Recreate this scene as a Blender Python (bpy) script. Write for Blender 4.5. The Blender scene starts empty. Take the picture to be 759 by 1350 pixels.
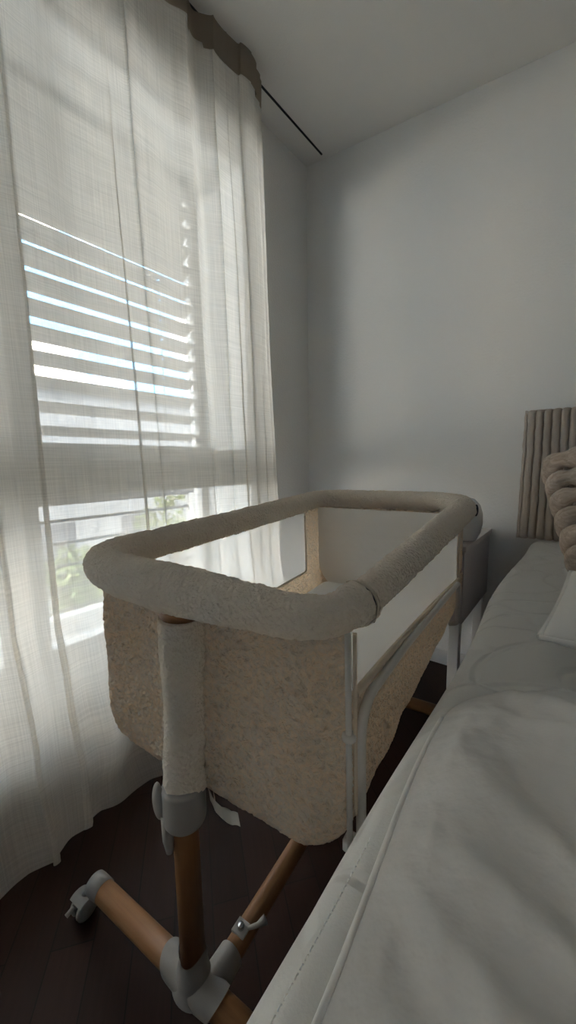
import bpy, bmesh, math, random
from mathutils import Vector, Matrix, noise
random.seed(7)
PI = math.pi
sc = bpy.context.scene
COL = sc.collection

# ------------------------------------------------------------------ camera
cam_data = bpy.data.cameras.new('camera')
cam = bpy.data.objects.new('camera', cam_data)
COL.objects.link(cam)
F = 505.0
cam_data.sensor_fit = 'VERTICAL'
cam_data.sensor_height = 36.0
cam_data.lens = F / 1350.0 * 36.0
cam_data.clip_start = 0.01
_V = Vector((66.5, 3975.0, F)).normalized()
_D = Vector((397.5, -71.5, F)); _D = (_D - _D.dot(_V) * _V).normalized()
_U = -_V
_R = _D.cross(_U)
if _R.x < 0: _R = -_R
# camera axes (x right, y down, z forward) written in world axes
ax = Vector((_R.x, _D.x, _U.x)); ay = Vector((_R.y, _D.y, _U.y)); az = Vector((_R.z, _D.z, _U.z))
m = Matrix((( ax.x, -ay.x, -az.x), (ax.y, -ay.y, -az.y), (ax.z, -ay.z, -az.z)))
cam.matrix_world = Matrix.Translation((0, 0, 0.967)) @ m.to_4x4()
sc.camera = cam

# ------------------------------------------------------------------ render look
sc.view_settings.view_transform = 'Standard'
sc.view_settings.look = 'None'
sc.view_settings.gamma = 1.0
sc.view_settings.use_curve_mapping = False
sc.view_settings.exposure = 1.5
cy = sc.cycles
cy.use_denoising = True
try: cy.denoiser = 'OPENIMAGEDENOISE'
except Exception: pass
cy.max_bounces = 14; cy.diffuse_bounces = 6; cy.glossy_bounces = 3
cy.transmission_bounces = 8; cy.transparent_max_bounces = 16
cy.sample_clamp_indirect = 6.0
cy.caustics_reflective = False; cy.caustics_refractive = False

# ------------------------------------------------------------------ world: bright hazy sky with patches of blue
w = bpy.data.worlds.new('sky'); sc.world = w; w.use_nodes = True
nt = w.node_tree; nt.nodes.clear()
tc = nt.nodes.new('ShaderNodeTexCoord')
nz = nt.nodes.new('ShaderNodeTexNoise'); nz.inputs['Scale'].default_value = 5.0; nz.inputs['Detail'].default_value = 5
cr = nt.nodes.new('ShaderNodeValToRGB')
cr.color_ramp.elements[0].position = 0.49; cr.color_ramp.elements[0].color = (0.085, 0.19, 0.315, 1)
cr.color_ramp.elements[1].position = 0.56; cr.color_ramp.elements[1].color = (1.0, 0.885, 0.755, 1)
bg = nt.nodes.new('ShaderNodeBackground'); bg.inputs['Strength'].default_value = 10.5
wo = nt.nodes.new('ShaderNodeOutputWorld')
nt.links.new(tc.outputs['Generated'], nz.inputs['Vector'])
nt.links.new(nz.outputs['Fac'], cr.inputs['Fac'])
nt.links.new(cr.outputs['Color'], bg.inputs['Color'])
nt.links.new(bg.outputs['Background'], wo.inputs['Surface'])

def lamp(name, kind, loc, target=None, energy=10, color=(1, 1, 1), size=None, size_y=None, angle=None):
    l = bpy.data.lights.new(name, kind); l.energy = energy; l.color = color
    if kind == 'AREA':
        l.shape = 'RECTANGLE'; l.size = size; l.size_y = size_y
    if angle is not None: l.angle = angle
    o = bpy.data.objects.new(name, l); COL.objects.link(o); o.location = loc
    if target is not None:
        o.rotation_euler = (Vector(target) - Vector(loc)).to_track_quat('-Z', 'Y').to_euler()
    return o
# sun high outside, striking the blind from above
lamp('sun', 'SUN', (-6, 1, 8), (-1.5, 0.2, 1.3), 7.0, (1, 0.95, 0.88), angle=math.radians(1))
# ------------------------------------------------------------------ helpers
def link(name, me, mat=None, parent=None, smooth=True):
    o = bpy.data.objects.new(name, me); COL.objects.link(o)
    if mat: me.materials.append(mat)
    if smooth:
        for p in me.polygons: p.use_smooth = True
    if parent: o.parent = parent
    return o
def tag(o, label=None, cat=None, group=None, kind=None):
    if label: o['label'] = label
    if cat: o['category'] = cat
    if group: o['group'] = group
    if kind: o['kind'] = kind
    return o
def empty(name, loc=(0, 0, 0), rz=0, label=None, cat=None, group=None, parent=None):
    o = bpy.data.objects.new(name, None); COL.objects.link(o)
    o.location = loc; o.rotation_euler = (0, 0, rz); o.empty_display_size = 0.05
    if parent: o.parent = parent
    return tag(o, label, cat, group)
def pyd(name, vs, fs, mat=None, parent=None, smooth=True):
    me = bpy.data.meshes.new(name); me.from_pydata([tuple(v) for v in vs], [], fs); me.update()
    return link(name, me, mat, parent, smooth)
def surf(name, f, nu, nv, mat, parent=None, cu=False, cv=False, smooth=True):
    """grid surface, f(a, b) with a, b in 0..1"""
    NU = nu if cu else nu + 1; NV = nv if cv else nv + 1
    vs = [f(i / nu, j / nv) for i in range(NU) for j in range(NV)]
    fs = []
    for i in range(nu):
        for j in range(nv):
            a = i * NV + j; b = i * NV + (j + 1) % NV
            c = ((i + 1) % NU) * NV + (j + 1) % NV; d = ((i + 1) % NU) * NV + j
            fs.append((a, d, c, b))
    return pyd(name, vs, fs, mat, parent, smooth)
def fillet(pts, r, n=8):
    pts = [Vector(p) for p in pts]; out = [pts[0]]
    for i in range(1, len(pts) - 1):
        a, b, c = pts[i - 1], pts[i], pts[i + 1]
        d1 = (a - b).normalized(); d2 = (c - b).normalized()
        ang = d1.angle(d2)
        rr = r[i - 1] if isinstance(r, (list, tuple)) else r
        t = rr / math.tan(ang / 2)
        cen = b + (d1 + d2).normalized() * (rr / math.sin(ang / 2))
        s = b + d1 * t - cen; e = b + d2 * t - cen
        for k in range(n + 1):
            q = k / n
            th = s.angle(e)
            out.append(cen + (s * math.sin((1 - q) * th) + e * math.sin(q * th)) / math.sin(th))
    out.append(pts[-1]); return out
def catmull(pts, n=10):
    pts = [Vector(p) for p in pts]; q = [pts[0] * 2 - pts[1]] + pts + [pts[-1] * 2 - pts[-2]]; out = []
    for i in range(1, len(q) - 2):
        a, b, c, d = q[i - 1:i + 3]
        for k in range(n):
            t = k / n
            out.append(.5 * ((2 * b) + (c - a) * t + (2 * a - 5 * b + 4 * c - d) * t * t + (3 * b - a - 3 * c + d) * t ** 3))
    out.append(pts[-1]); return out
def resample(pts, n):
    pts = [Vector(p) for p in pts]
    L = [0]
    for i in range(1, len(pts)): L.append(L[-1] + (pts[i] - pts[i - 1]).length)
    out = []; j = 0
    for k in range(n + 1):
        d = L[-1] * k / n
        while j < len(L) - 2 and L[j + 1] < d: j += 1
        q = (d - L[j]) / max(1e-9, L[j + 1] - L[j])
        out.append(pts[j].lerp(pts[j + 1], min(1, max(0, q))))
    return out
def tube_data(pts, r, seg=16, caps=True, fr=None, base=0):
    pts = [Vector(p) for p in pts]; n = len(pts)
    T = [(pts[min(n - 1, i + 1)] - pts[max(0, i - 1)]).normalized() for i in range(n)]
    up = Vector((0, 0, 1)) if abs(T[0].z) < .9 else Vector((0, 1, 0))
    N = (up - up.dot(T[0]) * T[0]).normalized()
    vs = []; fs = []
    for i in range(n):
        N = (N - N.dot(T[i]) * T[i]).normalized(); B = T[i].cross(N)
        for k in range(seg):
            a = 2 * PI * k / seg
            rr = r if fr is None else fr(i / (n - 1), a, pts[i])
            vs.append(pts[i] + (N * math.cos(a) + B * math.sin(a)) * rr)
    for i in range(n - 1):
        for k in range(seg):
            a = base + i * seg + k; b = base + i * seg + (k + 1) % seg
            fs.append((a, b, b + seg, a + seg))
    if caps:
        fs.append(tuple(base + k for k in range(seg))[::-1]); fs.append(tuple(base + (n - 1) * seg + k for k in range(seg)))
    return vs, fs
def tube(name, pts, r, mat, parent=None, seg=16, caps=True, fr=None):
    vs, fs = tube_data(pts, r, seg, caps, fr)
    o = pyd(name, vs, fs, mat, parent)
    if caps:
        o.data.polygons[-1].use_smooth = False; o.data.polygons[-2].use_smooth = False
    return o
def boxes(name, lst, mat, parent=None, bevel=0.0, seg=2):
    """list of (x0,x1,y0,y1,z0,z1) as ONE mesh"""
    bm = bmesh.new()
    for (x0, x1, y0, y1, z0, z1) in lst:
        g = bmesh.ops.create_cube(bm, size=1)
        for v in g['verts']:
            v.co = Vector(((x0 + x1) / 2 + v.co.x * (x1 - x0), (y0 + y1) / 2 + v.co.y * (y1 - y0), (z0 + z1) / 2 + v.co.z * (z1 - z0)))
    if bevel: bmesh.ops.bevel(bm, geom=list(bm.edges), offset=bevel, segments=seg, affect='EDGES', profile=.5)
    me = bpy.data.meshes.new(name); bm.to_mesh(me); bm.free()
    return link(name, me, mat, parent, smooth=False)
def lathe(name, prof, mat, parent=None, seg=28, loc=(0, 0, 0), axis='z'):
    def f(a, b):
        t = 2 * PI * b; q = a * (len(prof) - 1); i = min(len(prof) - 2, int(q)); q -= i
        r = prof[i][0] * (1 - q) + prof[i + 1][0] * q; z = prof[i][1] * (1 - q) + prof[i + 1][1] * q
        p = Vector((r * math.cos(t), r * math.sin(t), z))
        if axis == 'x': p = Vector((p.z, p.x, p.y))
        if axis == 'y': p = Vector((p.x, p.z, p.y))
        return p + Vector(loc)
    return surf(name, f, len(prof) - 1, seg, mat, parent, cv=True)
def fbm(p, s, oct=3):
    return noise.fractal(Vector(p) * s, 1.0, 2.0, oct)

# ------------------------------------------------------------------ materials
def mat_new(name):
    m = bpy.data.materials.new(name); m.use_nodes = True; n = m.node_tree
    n.nodes.clear(); out = n.nodes.new('ShaderNodeOutputMaterial'); return m, n, out
def N(n, t, **kw):
    x = n.nodes.new(t)
    for k, v in kw.items():
        if k in x.inputs: x.inputs[k].default_value = v
        else: setattr(x, k, v)
    return x
def basic(name, col, rough=0.6, bump=None, var=0.0, vscale=8.0, spec=0.3, metallic=0.0):
    m, n, out = mat_new(name)
    b = N(n, 'ShaderNodeBsdfPrincipled', Roughness=rough, Metallic=metallic)
    b.inputs['Specular IOR Level'].default_value = spec
    b.inputs['Base Color'].default_value = (*col, 1)
    tc = N(n, 'ShaderNodeTexCoord')
    if var:
        z = N(n, 'ShaderNodeTexNoise', Scale=vscale, Detail=4.0)
        r = N(n, 'ShaderNodeValToRGB')
        r.color_ramp.elements[0].color = (*[c * (1 - var) for c in col], 1); r.color_ramp.elements[0].position = .3
        r.color_ramp.elements[1].color = (*[min(1, c * (1 + var)) for c in col], 1); r.color_ramp.elements[1].position = .7
        n.links.new(tc.outputs['Object'], z.inputs['Vector']); n.links.new(z.outputs['Fac'], r.inputs['Fac'])
        n.links.new(r.outputs['Color'], b.inputs['Base Color'])
    if bump:
        sc_, st, dist = bump
        z = N(n, 'ShaderNodeTexNoise', Scale=sc_, Detail=5.0)
        bp = N(n, 'ShaderNodeBump', Strength=st, Distance=dist)
        n.links.new(tc.outputs['Object'], z.inputs['Vector']); n.links.new(z.outputs['Fac'], bp.inputs['Height'])
        n.links.new(bp.outputs['Normal'], b.inputs['Normal'])
    n.links.new(b.outputs['BSDF'], out.inputs['Surface']); return m
MAT = {}
MAT['wall'] = basic('wall_plaster', (0.78, 0.77, 0.745), 0.9, bump=(120, .35, .004), spec=.1)
MAT['ceiling'] = basic('ceiling_paint', (0.76, 0.745, 0.715), 0.9, bump=(160, .2, .003), spec=.1)
MAT['white'] = basic('white_plastic', (0.80, 0.785, 0.75), 0.5, var=.03)
MAT['frame'] = basic('window_frame_paint', (0.68, 0.69, 0.69), 0.5, var=.03)
MAT['metal_white'] = basic('white_coated_metal', (0.56, 0.545, 0.515), 0.35, var=.03)
MAT['cabinet'] = basic('cabinet_lacquer', (0.56, 0.52, 0.52), 0.55, var=.03)
MAT['dark'] = basic('dark_slot', (0.02, 0.02, 0.025), 0.5, var=.1)
MAT['grey_plastic'] = basic('pale_grey_plastic', (0.29, 0.275, 0.255), 0.5, var=.03)
MAT['steel'] = basic('steel', (0.6, 0.6, 0.6), 0.25, metallic=1.0, var=.05)
MAT['slat'] = basic('slat_aluminium', (0.50, 0.485, 0.46), 0.55, var=.04)
MAT['sill'] = basic('sill_stone', (0.34, 0.33, 0.31), 0.7, var=.06)
MAT['facade'] = basic('facade_render', (0.20, 0.20, 0.20), 0.9, var=.1, vscale=2)
MAT['facade_dark'] = basic('facade_dark', (0.07, 0.07, 0.075), 0.6, var=.1, vscale=2)
MAT['leaf'] = basic('leaf_green', (0.12, 0.14, 0.05), 0.6, var=.3, vscale=3)
MAT['bark'] = basic('bark', (0.12, 0.08, 0.05), 0.9, var=.3, vscale=20)
MAT['grass'] = basic('paving', (0.16, 0.155, 0.145), 0.9, var=.3, vscale=2)
MAT['bed'] = basic('bed_upholstery', (0.30, 0.29, 0.28), 0.9, bump=(300, .3, .002), var=.05)
MAT['ink'] = basic('label_ink', (0.03, 0.03, 0.03), 0.7, var=.05)

def wood(name, c1, c2, scale=(1, 1, 1), rough=.45):
    m, n, out = mat_new(name)
    b = N(n, 'ShaderNodeBsdfPrincipled', Roughness=rough); b.inputs['Specular IOR Level'].default_value = .35
    tc = N(n, 'ShaderNodeTexCoord'); mp = N(n, 'ShaderNodeMapping'); mp.inputs['Scale'].default_value = scale
    z = N(n, 'ShaderNodeTexNoise', Scale=9.0, Detail=8.0, Distortion=.6)
    r = N(n, 'ShaderNodeValToRGB'); r.color_ramp.elements[0].position = .35; r.color_ramp.elements[1].position = .68
    r.color_ramp.elements[0].color = (*c1, 1); r.color_ramp.elements[1].color = (*c2, 1)
    n.links.new(tc.outputs['Object'], mp.inputs['Vector']); n.links.new(mp.outputs['Vector'], z.inputs['Vector'])
    n.links.new(z.outputs['Fac'], r.inputs['Fac']); n.links.new(r.outputs['Color'], b.inputs['Base Color'])
    n.links.new(b.outputs['BSDF'], out.inputs['Surface']); return m
MAT['oak_z'] = wood('beech_upright', (0.225, 0.105, 0.043), (0.31, 0.155, 0.068), (8, 8, .6))
MAT['oak_x'] = wood('beech_crosswise', (0.225, 0.105, 0.043), (0.31, 0.155, 0.068), (.6, 8, 8))
MAT['oak_y'] = wood('beech_lengthwise', (0.225, 0.105, 0.043), (0.31, 0.155, 0.068), (8, .6, 8))

def floor_mat():
    m, n, out = mat_new('dark_parquet')
    b = N(n, 'ShaderNodeBsdfPrincipled', Roughness=.5); b.inputs['Specular IOR Level'].default_value = .16
    tc = N(n, 'ShaderNodeTexCoord'); mp = N(n, 'ShaderNodeMapping'); mp.inputs['Rotation'].default_value = (0, 0, math.radians(38))
    br = N(n, 'ShaderNodeTexBrick', Scale=1.0); br.offset = .37
    br.inputs['Color1'].default_value = (0.024, 0.010, 0.007, 1); br.inputs['Color2'].default_value = (0.038, 0.0165, 0.0115, 1)
    br.inputs['Mortar'].default_value = (0.012, 0.006, 0.004, 1)
    br.inputs['Mortar Size'].default_value = .0012; br.inputs['Brick Width'].default_value = .55; br.inputs['Row Height'].default_value = .08
    mp2 = N(n, 'ShaderNodeMapping'); mp2.inputs['Scale'].default_value = (2, 30, 1)
    z = N(n, 'ShaderNodeTexNoise', Scale=4.0, Detail=6.0, Distortion=.4)
    mx = N(n, 'ShaderNodeMixRGB', blend_type='MULTIPLY'); mx.inputs[0].default_value = .7
    r = N(n, 'ShaderNodeValToRGB'); r.color_ramp.elements[0].color = (.55, .5, .5, 1); r.color_ramp.elements[1].color = (1.3, 1.25, 1.2, 1)
    n.links.new(tc.outputs['Object'], mp.inputs['Vector']); n.links.new(mp.outputs['Vector'], br.inputs['Vector'])
    n.links.new(mp.outputs['Vector'], mp2.inputs['Vector']); n.links.new(mp2.outputs['Vector'], z.inputs['Vector'])
    n.links.new(z.outputs['Fac'], r.inputs['Fac']); n.links.new(br.outputs['Color'], mx.inputs[1]); n.links.new(r.outputs['Color'], mx.inputs[2])
    n.links.new(mx.outputs['Color'], b.inputs['Base Color'])
    bp = N(n, 'ShaderNodeBump', Strength=.15, Distance=.002); n.links.new(z.outputs['Fac'], bp.inputs['Height']); n.links.new(bp.outputs['Normal'], b.inputs['Normal'])
    n.links.new(b.outputs['BSDF'], out.inputs['Surface']); return m
MAT['floor'] = floor_mat()

def cloth(name, col, trans_col=None, translucent=.0, clear=0.0, weave=None, rough=.95, bump=None, curl=None, sheen=0.0, thickvar=None):
    """woven cloth: diffuse, light passing through the threads, and open gaps between them"""
    m, n, out = mat_new(name)
    tc = N(n, 'ShaderNodeTexCoord')
    d = N(n, 'ShaderNodeBsdfDiffuse'); d.inputs['Color'].default_value = (*col, 1); d.inputs['Roughness'].default_value = .5
    t = N(n, 'ShaderNodeBsdfTranslucent'); t.inputs['Color'].default_value = (*(trans_col or col), 1)
    mix = N(n, 'ShaderNodeMixShader'); mix.inputs[0].default_value = translucent
    n.links.new(d.outputs[0], mix.inputs[1]); n.links.new(t.outputs[0], mix.inputs[2])
    if thickvar:
        s_, lo, hi = thickvar
        vz = N(n, 'ShaderNodeTexNoise', Scale=s_, Detail=3.0, Distortion=1.5)
        mr = N(n, 'ShaderNodeMapRange'); mr.inputs['From Min'].default_value = .42; mr.inputs['From Max'].default_value = .60
        mr.inputs['To Min'].default_value = lo; mr.inputs['To Max'].default_value = hi
        n.links.new(tc.outputs['Object'], vz.inputs['Vector']); n.links.new(vz.outputs['Fac'], mr.inputs['Value']); n.links.new(mr.outputs['Result'], mix.inputs[0])
    h = None
    if curl:
        s_, st, dist = curl
        z = N(n, 'ShaderNodeTexNoise', Scale=s_, Detail=3.0, Distortion=2.0)
        v = N(n, 'ShaderNodeTexVoronoi', Scale=s_ * 1.3)
        wv = N(n, 'ShaderNodeMath', operation='ADD')
        n.links.new(tc.outputs['Object'], z.inputs['Vector']); n.links.new(tc.outputs['Object'], v.inputs['Vector'])
        n.links.new(z.outputs['Fac'], wv.inputs[0]); n.links.new(v.outputs['Distance'], wv.inputs[1]); h = (wv, st, dist)
    elif bump:
        s_, st, dist = bump
        z = N(n, 'ShaderNodeTexNoise', Scale=s_, Detail=6.0)
        n.links.new(tc.outputs['Object'], z.inputs['Vector']); h = (z, st, dist)
    if h:
        bp = N(n, 'ShaderNodeBump', Strength=h[1], Distance=h[2]); n.links.new(h[0].outputs[0], bp.inputs['Height'])
        n.links.new(bp.outputs['Normal'], d.inputs['Normal']); n.links.new(bp.outputs['Normal'], t.inputs['Normal'])
    last = mix
    if clear:
        tr = N(n, 'ShaderNodeBsdfTransparent'); m2 = N(n, 'ShaderNodeMixShader'); m2.inputs[0].default_value = clear
        n.links.new(mix.outputs[0], m2.inputs[1]); n.links.new(tr.outputs[0], m2.inputs[2]); last = m2
        if weave:
            fine, amp = weave
            mp = N(n, 'ShaderNodeMapping'); mp.inputs['Scale'].default_value = (1, 6, 380)      # horizontal slubs
            mp2 = N(n, 'ShaderNodeMapping'); mp2.inputs['Scale'].default_value = (1, 380, 5)    # vertical threads
            z1 = N(n, 'ShaderNodeTexNoise', Scale=fine, Detail=2.0); z2 = N(n, 'ShaderNodeTexNoise', Scale=fine, Detail=2.0)
            n.links.new(tc.outputs['Object'], mp.inputs['Vector']); n.links.new(tc.outputs['Object'], mp2.inputs['Vector'])
            n.links.new(mp.outputs[0], z1.inputs['Vector']); n.links.new(mp2.outputs[0], z2.inputs['Vector'])
            ad = N(n, 'ShaderNodeMath', operation='ADD'); n.links.new(z1.outputs['Fac'], ad.inputs[0]); n.links.new(z2.outputs['Fac'], ad.inputs[1])
            mr = N(n, 'ShaderNodeMapRange'); mr.inputs['From Min'].default_value = .7; mr.inputs['From Max'].default_value = 1.3
            mr.inputs['To Min'].default_value = clear - amp; mr.inputs['To Max'].default_value = clear + amp
            n.links.new(ad.outputs[0], mr.inputs['Value']); n.links.new(mr.outputs['Result'], m2.inputs[0])
    n.links.new(last.outputs[0], out.inputs['Surface']); return m
MAT['sheer'] = cloth('sheer_linen', (0.78, 0.75, 0.69), (0.80, 0.765, 0.70), translucent=.52, clear=.34, weave=(1.0, .09))
MAT['heading'] = cloth('linen_heading', (0.30, 0.255, 0.20), (0.26, 0.22, 0.17), translucent=.2, bump=(300, .3, .002))
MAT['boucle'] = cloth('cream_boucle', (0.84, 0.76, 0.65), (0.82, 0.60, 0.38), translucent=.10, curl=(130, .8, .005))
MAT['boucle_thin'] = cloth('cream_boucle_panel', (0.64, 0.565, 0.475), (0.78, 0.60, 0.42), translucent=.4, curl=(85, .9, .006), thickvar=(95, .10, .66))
MAT['lining'] = cloth('white_lining', (0.90, 0.885, 0.85), (0.82, 0.78, 0.70), translucent=.35, bump=(14, .25, .01))
MAT['mesh'] = cloth('white_netting', (0.90, 0.90, 0.88), (0.93, 0.93, 0.90), translucent=.62, clear=.55)
MAT['piping'] = cloth('cream_piping', (0.66, 0.58, 0.47), (0.7, 0.52, 0.34), translucent=.1, bump=(300, .3, .002))
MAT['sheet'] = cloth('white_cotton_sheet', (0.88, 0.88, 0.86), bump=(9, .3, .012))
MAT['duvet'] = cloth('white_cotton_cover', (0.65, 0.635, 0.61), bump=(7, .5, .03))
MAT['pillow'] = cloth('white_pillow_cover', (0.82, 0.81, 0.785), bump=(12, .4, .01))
MAT['ribfur'] = cloth('taupe_plush', (0.50, 0.435, 0.375), bump=(160, .6, .004))
MAT['ribgroove'] = cloth('taupe_plush_side', (0.40, 0.35, 0.30), bump=(160, .6, .004))
MAT['strap'] = cloth('white_webbing', (0.62, 0.60, 0.56), bump=(200, .4, .002))

def fur_mat():
    m, n, out = mat_new('taupe_faux_fur')
    tc = N(n, 'ShaderNodeTexCoord'); mp = N(n, 'ShaderNodeMapping'); mp.inputs['Scale'].default_value = (25, 140, 90)
    z = N(n, 'ShaderNodeTexNoise', Scale=1.2, Detail=4.0, Distortion=.8)
    r = N(n, 'ShaderNodeValToRGB'); r.color_ramp.elements[0].position = .25; r.color_ramp.elements[1].position = .75
    r.color_ramp.elements[0].color = (0.33, 0.255, 0.20, 1); r.color_ramp.elements[1].color = (0.60, 0.50, 0.41, 1)
    b = N(n, 'ShaderNodeBsdfPrincipled', Roughness=.85); b.inputs['Sheen Weight'].default_value = .25
    bp = N(n, 'ShaderNodeBump', Strength=.5, Distance=.004)
    n.links.new(tc.outputs['Object'], mp.inputs['Vector']); n.links.new(mp.outputs[0], z.inputs['Vector']); n.links.new(z.outputs['Fac'], r.inputs['Fac'])
    n.links.new(r.outputs['Color'], b.inputs['Base Color']); n.links.new(z.outputs['Fac'], bp.inputs['Height']); n.links.new(bp.outputs[0], b.inputs['Normal'])
    n.links.new(b.outputs[0], out.inputs['Surface']); return m
MAT['fur'] = fur_mat()

def quilt_mat():
    """knitted mattress cover with wavy quilting seams"""
    m, n, out = mat_new('quilted_mattress_cover')
    tc = N(n, 'ShaderNodeTexCoord')
    dz = N(n, 'ShaderNodeTexNoise', Scale=3.5, Detail=1.0)
    mixv = N(n, 'ShaderNodeMixRGB'); mixv.inputs[0].default_value = .30
    v = N(n, 'ShaderNodeTexVoronoi', Scale=12.0); v.feature = 'DISTANCE_TO_EDGE'
    n.links.new(tc.outputs['Object'], dz.inputs['Vector']); n.links.new(tc.outputs['Object'], mixv.inputs[1]); n.links.new(dz.outputs['Color'], mixv.inputs[2])
    n.links.new(mixv.outputs[0], v.inputs['Vector'])
    mr = N(n, 'ShaderNodeMapRange'); mr.interpolation_type = 'SMOOTHSTEP'
    mr.inputs['From Min'].default_value = 0; mr.inputs['From Max'].default_value = .10
    n.links.new(v.outputs['Distance'], mr.inputs['Value'])
    z = N(n, 'ShaderNodeTexNoise', Scale=420.0, Detail=2.0); n.links.new(tc.outputs['Object'], z.inputs['Vector'])
    ma = N(n, 'ShaderNodeMath', operation='MULTIPLY_ADD'); ma.inputs[1].default_value = .08
    n.links.new(z.outputs['Fac'], ma.inputs[0]); n.links.new(mr.outputs['Result'], ma.inputs[2])
    bp = N(n, 'ShaderNodeBump', Strength=.42, Distance=.010); n.links.new(ma.outputs[0], bp.inputs['Height'])
    d = N(n, 'ShaderNodeBsdfDiffuse'); d.inputs['Color'].default_value = (0.70, 0.695, 0.67, 1)
    n.links.new(bp.outputs[0], d.inputs['Normal']); n.links.new(d.outputs[0], out.inputs['Surface']); return m
MAT['quilt'] = quilt_mat()

def glass_mat():
    m, n, out = mat_new('window_glass')
    tr = N(n, 'ShaderNodeBsdfTransparent'); tr.inputs['Color'].default_value = (.93, .95, .95, 1)
    g = N(n, 'ShaderNodeBsdfGlossy', Roughness=.02); fr = N(n, 'ShaderNodeFresnel', IOR=1.45)
    mx = N(n, 'ShaderNodeMixShader')
    mn = N(n, 'ShaderNodeMath', operation='MINIMUM'); mn.inputs[1].default_value = .25
    n.links.new(fr.outputs[0], mn.inputs[0]); n.links.new(mn.outputs[0], mx.inputs[0]); n.links.new(tr.outputs[0], mx.inputs[1]); n.links.new(g.outputs[0], mx.inputs[2])
    n.links.new(mx.outputs[0], out.inputs['Surface']); return m
MAT['glass'] = glass_mat()

# ------------------------------------------------------------------ room shell
XW, YF, XR, YB = -1.265, 1.82, 2.2, -2.4
def zc(x): return 2.5 - 0.094 * (x - XW)
S = 'structure'
tag(boxes('floor', [(XW - .3, XR + .2, YB - .2, YF + .2, -.12, 0)], MAT['floor']), kind=S)
_c = pyd('ceiling', [(XW - .35, YB - .2, 2.5), (XR + .2, YB - .2, zc(XR + .2)), (XR + .2, YF + .2, zc(XR + .2)), (XW - .35, YF + .2, 2.5),
                 (XW - .35, YB - .2, 2.7), (XR + .2, YB - .2, 2.7), (XR + .2, YF + .2, 2.7), (XW - .35, YF + .2, 2.7)],
     [(0, 1, 2, 3), (7, 6, 5, 4), (0, 4, 5, 1), (1, 5, 6, 2), (2, 6, 7, 3), (3, 7, 4, 0)], MAT['ceiling'], smooth=False)
_c.data.vertices[0].co.z = _c.data.vertices[3].co.z = zc(XW - .35) if False else 2.5
tag(_c, kind=S)
# the lower faces left of the wall line sit inside the wall, so the ceiling starts at 2.5 at the window wall
_c.data.vertices[0].co.x = _c.data.vertices[3].co.x = XW; _c.data.vertices[4].co.x = _c.data.vertices[7].co.x = XW - .35
tag(boxes('wall_far', [(XW - .35, XR + .2, YF, YF + .2, 0, 2.6)], MAT['wall']), kind=S)
tag(boxes('wall_right', [(XR, XR + .2, YB, YF, 0, 2.6)], MAT['wall']), kind=S)
# back wall with an added opening that lets in fill light
tag(boxes('wall_back', [(XW - .35, .6, YB - .2, YB, 0, 2.6), (1.0, XR + .2, YB - .2, YB, 0, 2.6), (.6, 1.0, YB - .2, YB, 0, 1.6), (.6, 1.0, YB - .2, YB, 1.9, 2.6)], MAT['wall']), kind=S)
w2 = empty('added_fill_opening', (.8, YB - .1, 1.75)); tag(w2, kind=S)  # unseen framed opening, added as a second light source behind the camera
boxes('window_frame', [(-.2, -.17, -.03, .03, -.15, .15), (.17, .2, -.03, .03, -.15, .15), (-.17, .17, -.03, .03, -.15, -.12), (-.17, .17, -.03, .03, .12, .15)], MAT['frame'], w2, .003)
# window wall: opening y -0.85..1.40, z 0.33..2.33
WO = -1.78
tag(boxes('wall_left', [(WO, XW, 1.40, YF, 0, 2.6), (WO, XW, YB, -.85, 0, 2.6), (WO, XW, -.85, 1.40, 0, .33), (WO, XW, -.85, 1.40, 2.33, 2.6)], MAT['wall']), kind=S)
tag(boxes('baseboard_far', [(XW, XR, YF - .014, YF - .0005, 0.0005, .075)], MAT['white'], bevel=.003), kind=S)
tag(boxes('baseboard_left', [(XW + .0005, XW + .014, YB, YF - .015, 0.0005, .075)], MAT['white'], bevel=.003), kind=S)

# window: fixed outer frame, two tall upper sashes, two fixed lower lights
win = empty('window_1', (-1.30, 0, 0)); tag(win, kind=S)
def fr(name, lst, mat=MAT['frame'], bevel=.004, parent=win):
    return boxes(name, lst, mat, parent, bevel)
fr('window_frame', [(-.04, .03, -.85, 1.40, .33, .385), (-.04, .03, -.85, 1.40, 2.27, 2.33), (-.04, .03, 1.362, 1.40, .385, 2.27), (-.04, .03, -.85, -.81, .385, 2.27),
                    (-.04, .03, .33, .405, .385, 2.27), (-.04, .03, -.81, .33, .89, .975), (-.04, .03, .405, 1.362, .89, .975)])
for (y0, y1) in ((-.81, .335), (.40, 1.365)):
    s = fr('window_sash', [(-.03, .045, y0, y0 + .05, .965, 2.28), (-.03, .045, y1 - .05, y1, .965, 2.28), (-.03, .045, y0 + .05, y1 - .05, .965, 1.03), (-.03, .045, y0 + .05, y1 - .05, 2.22, 2.28)])
    boxes('window_pane', [(-.004, .004, y0 + .04, y1 - .04, 1.02, 2.23)], MAT['glass'], s)
    s2 = fr('window_light_frame', [(-.03, .036, y0, y0 + .03, .385, .89), (-.03, .036, y1 - .03, y1, .385, .89), (-.03, .036, y0 + .03, y1 - .03, .385, .405), (-.03, .036, y0 + .03, y1 - .03, .872, .89)])
    boxes('window_pane', [(-.004, .004, y0 + .02, y1 - .02, .40, .88)], MAT['glass'], s2)
# handle on the stile
h = empty('window_handle', (.045, .365, 1.55), parent=win)
lathe('rosette', [(.0, .0), (.022, .0), (.022, .008), (.014, .014), (.012, .04), (0, .042)], MAT['metal_white'], h, 20, axis='x')
tube('lever', [(.034, 0, .0), (.036, .02, -.02), (.036, .075, -.095)], .0095, MAT['metal_white'], h, 12)
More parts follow.
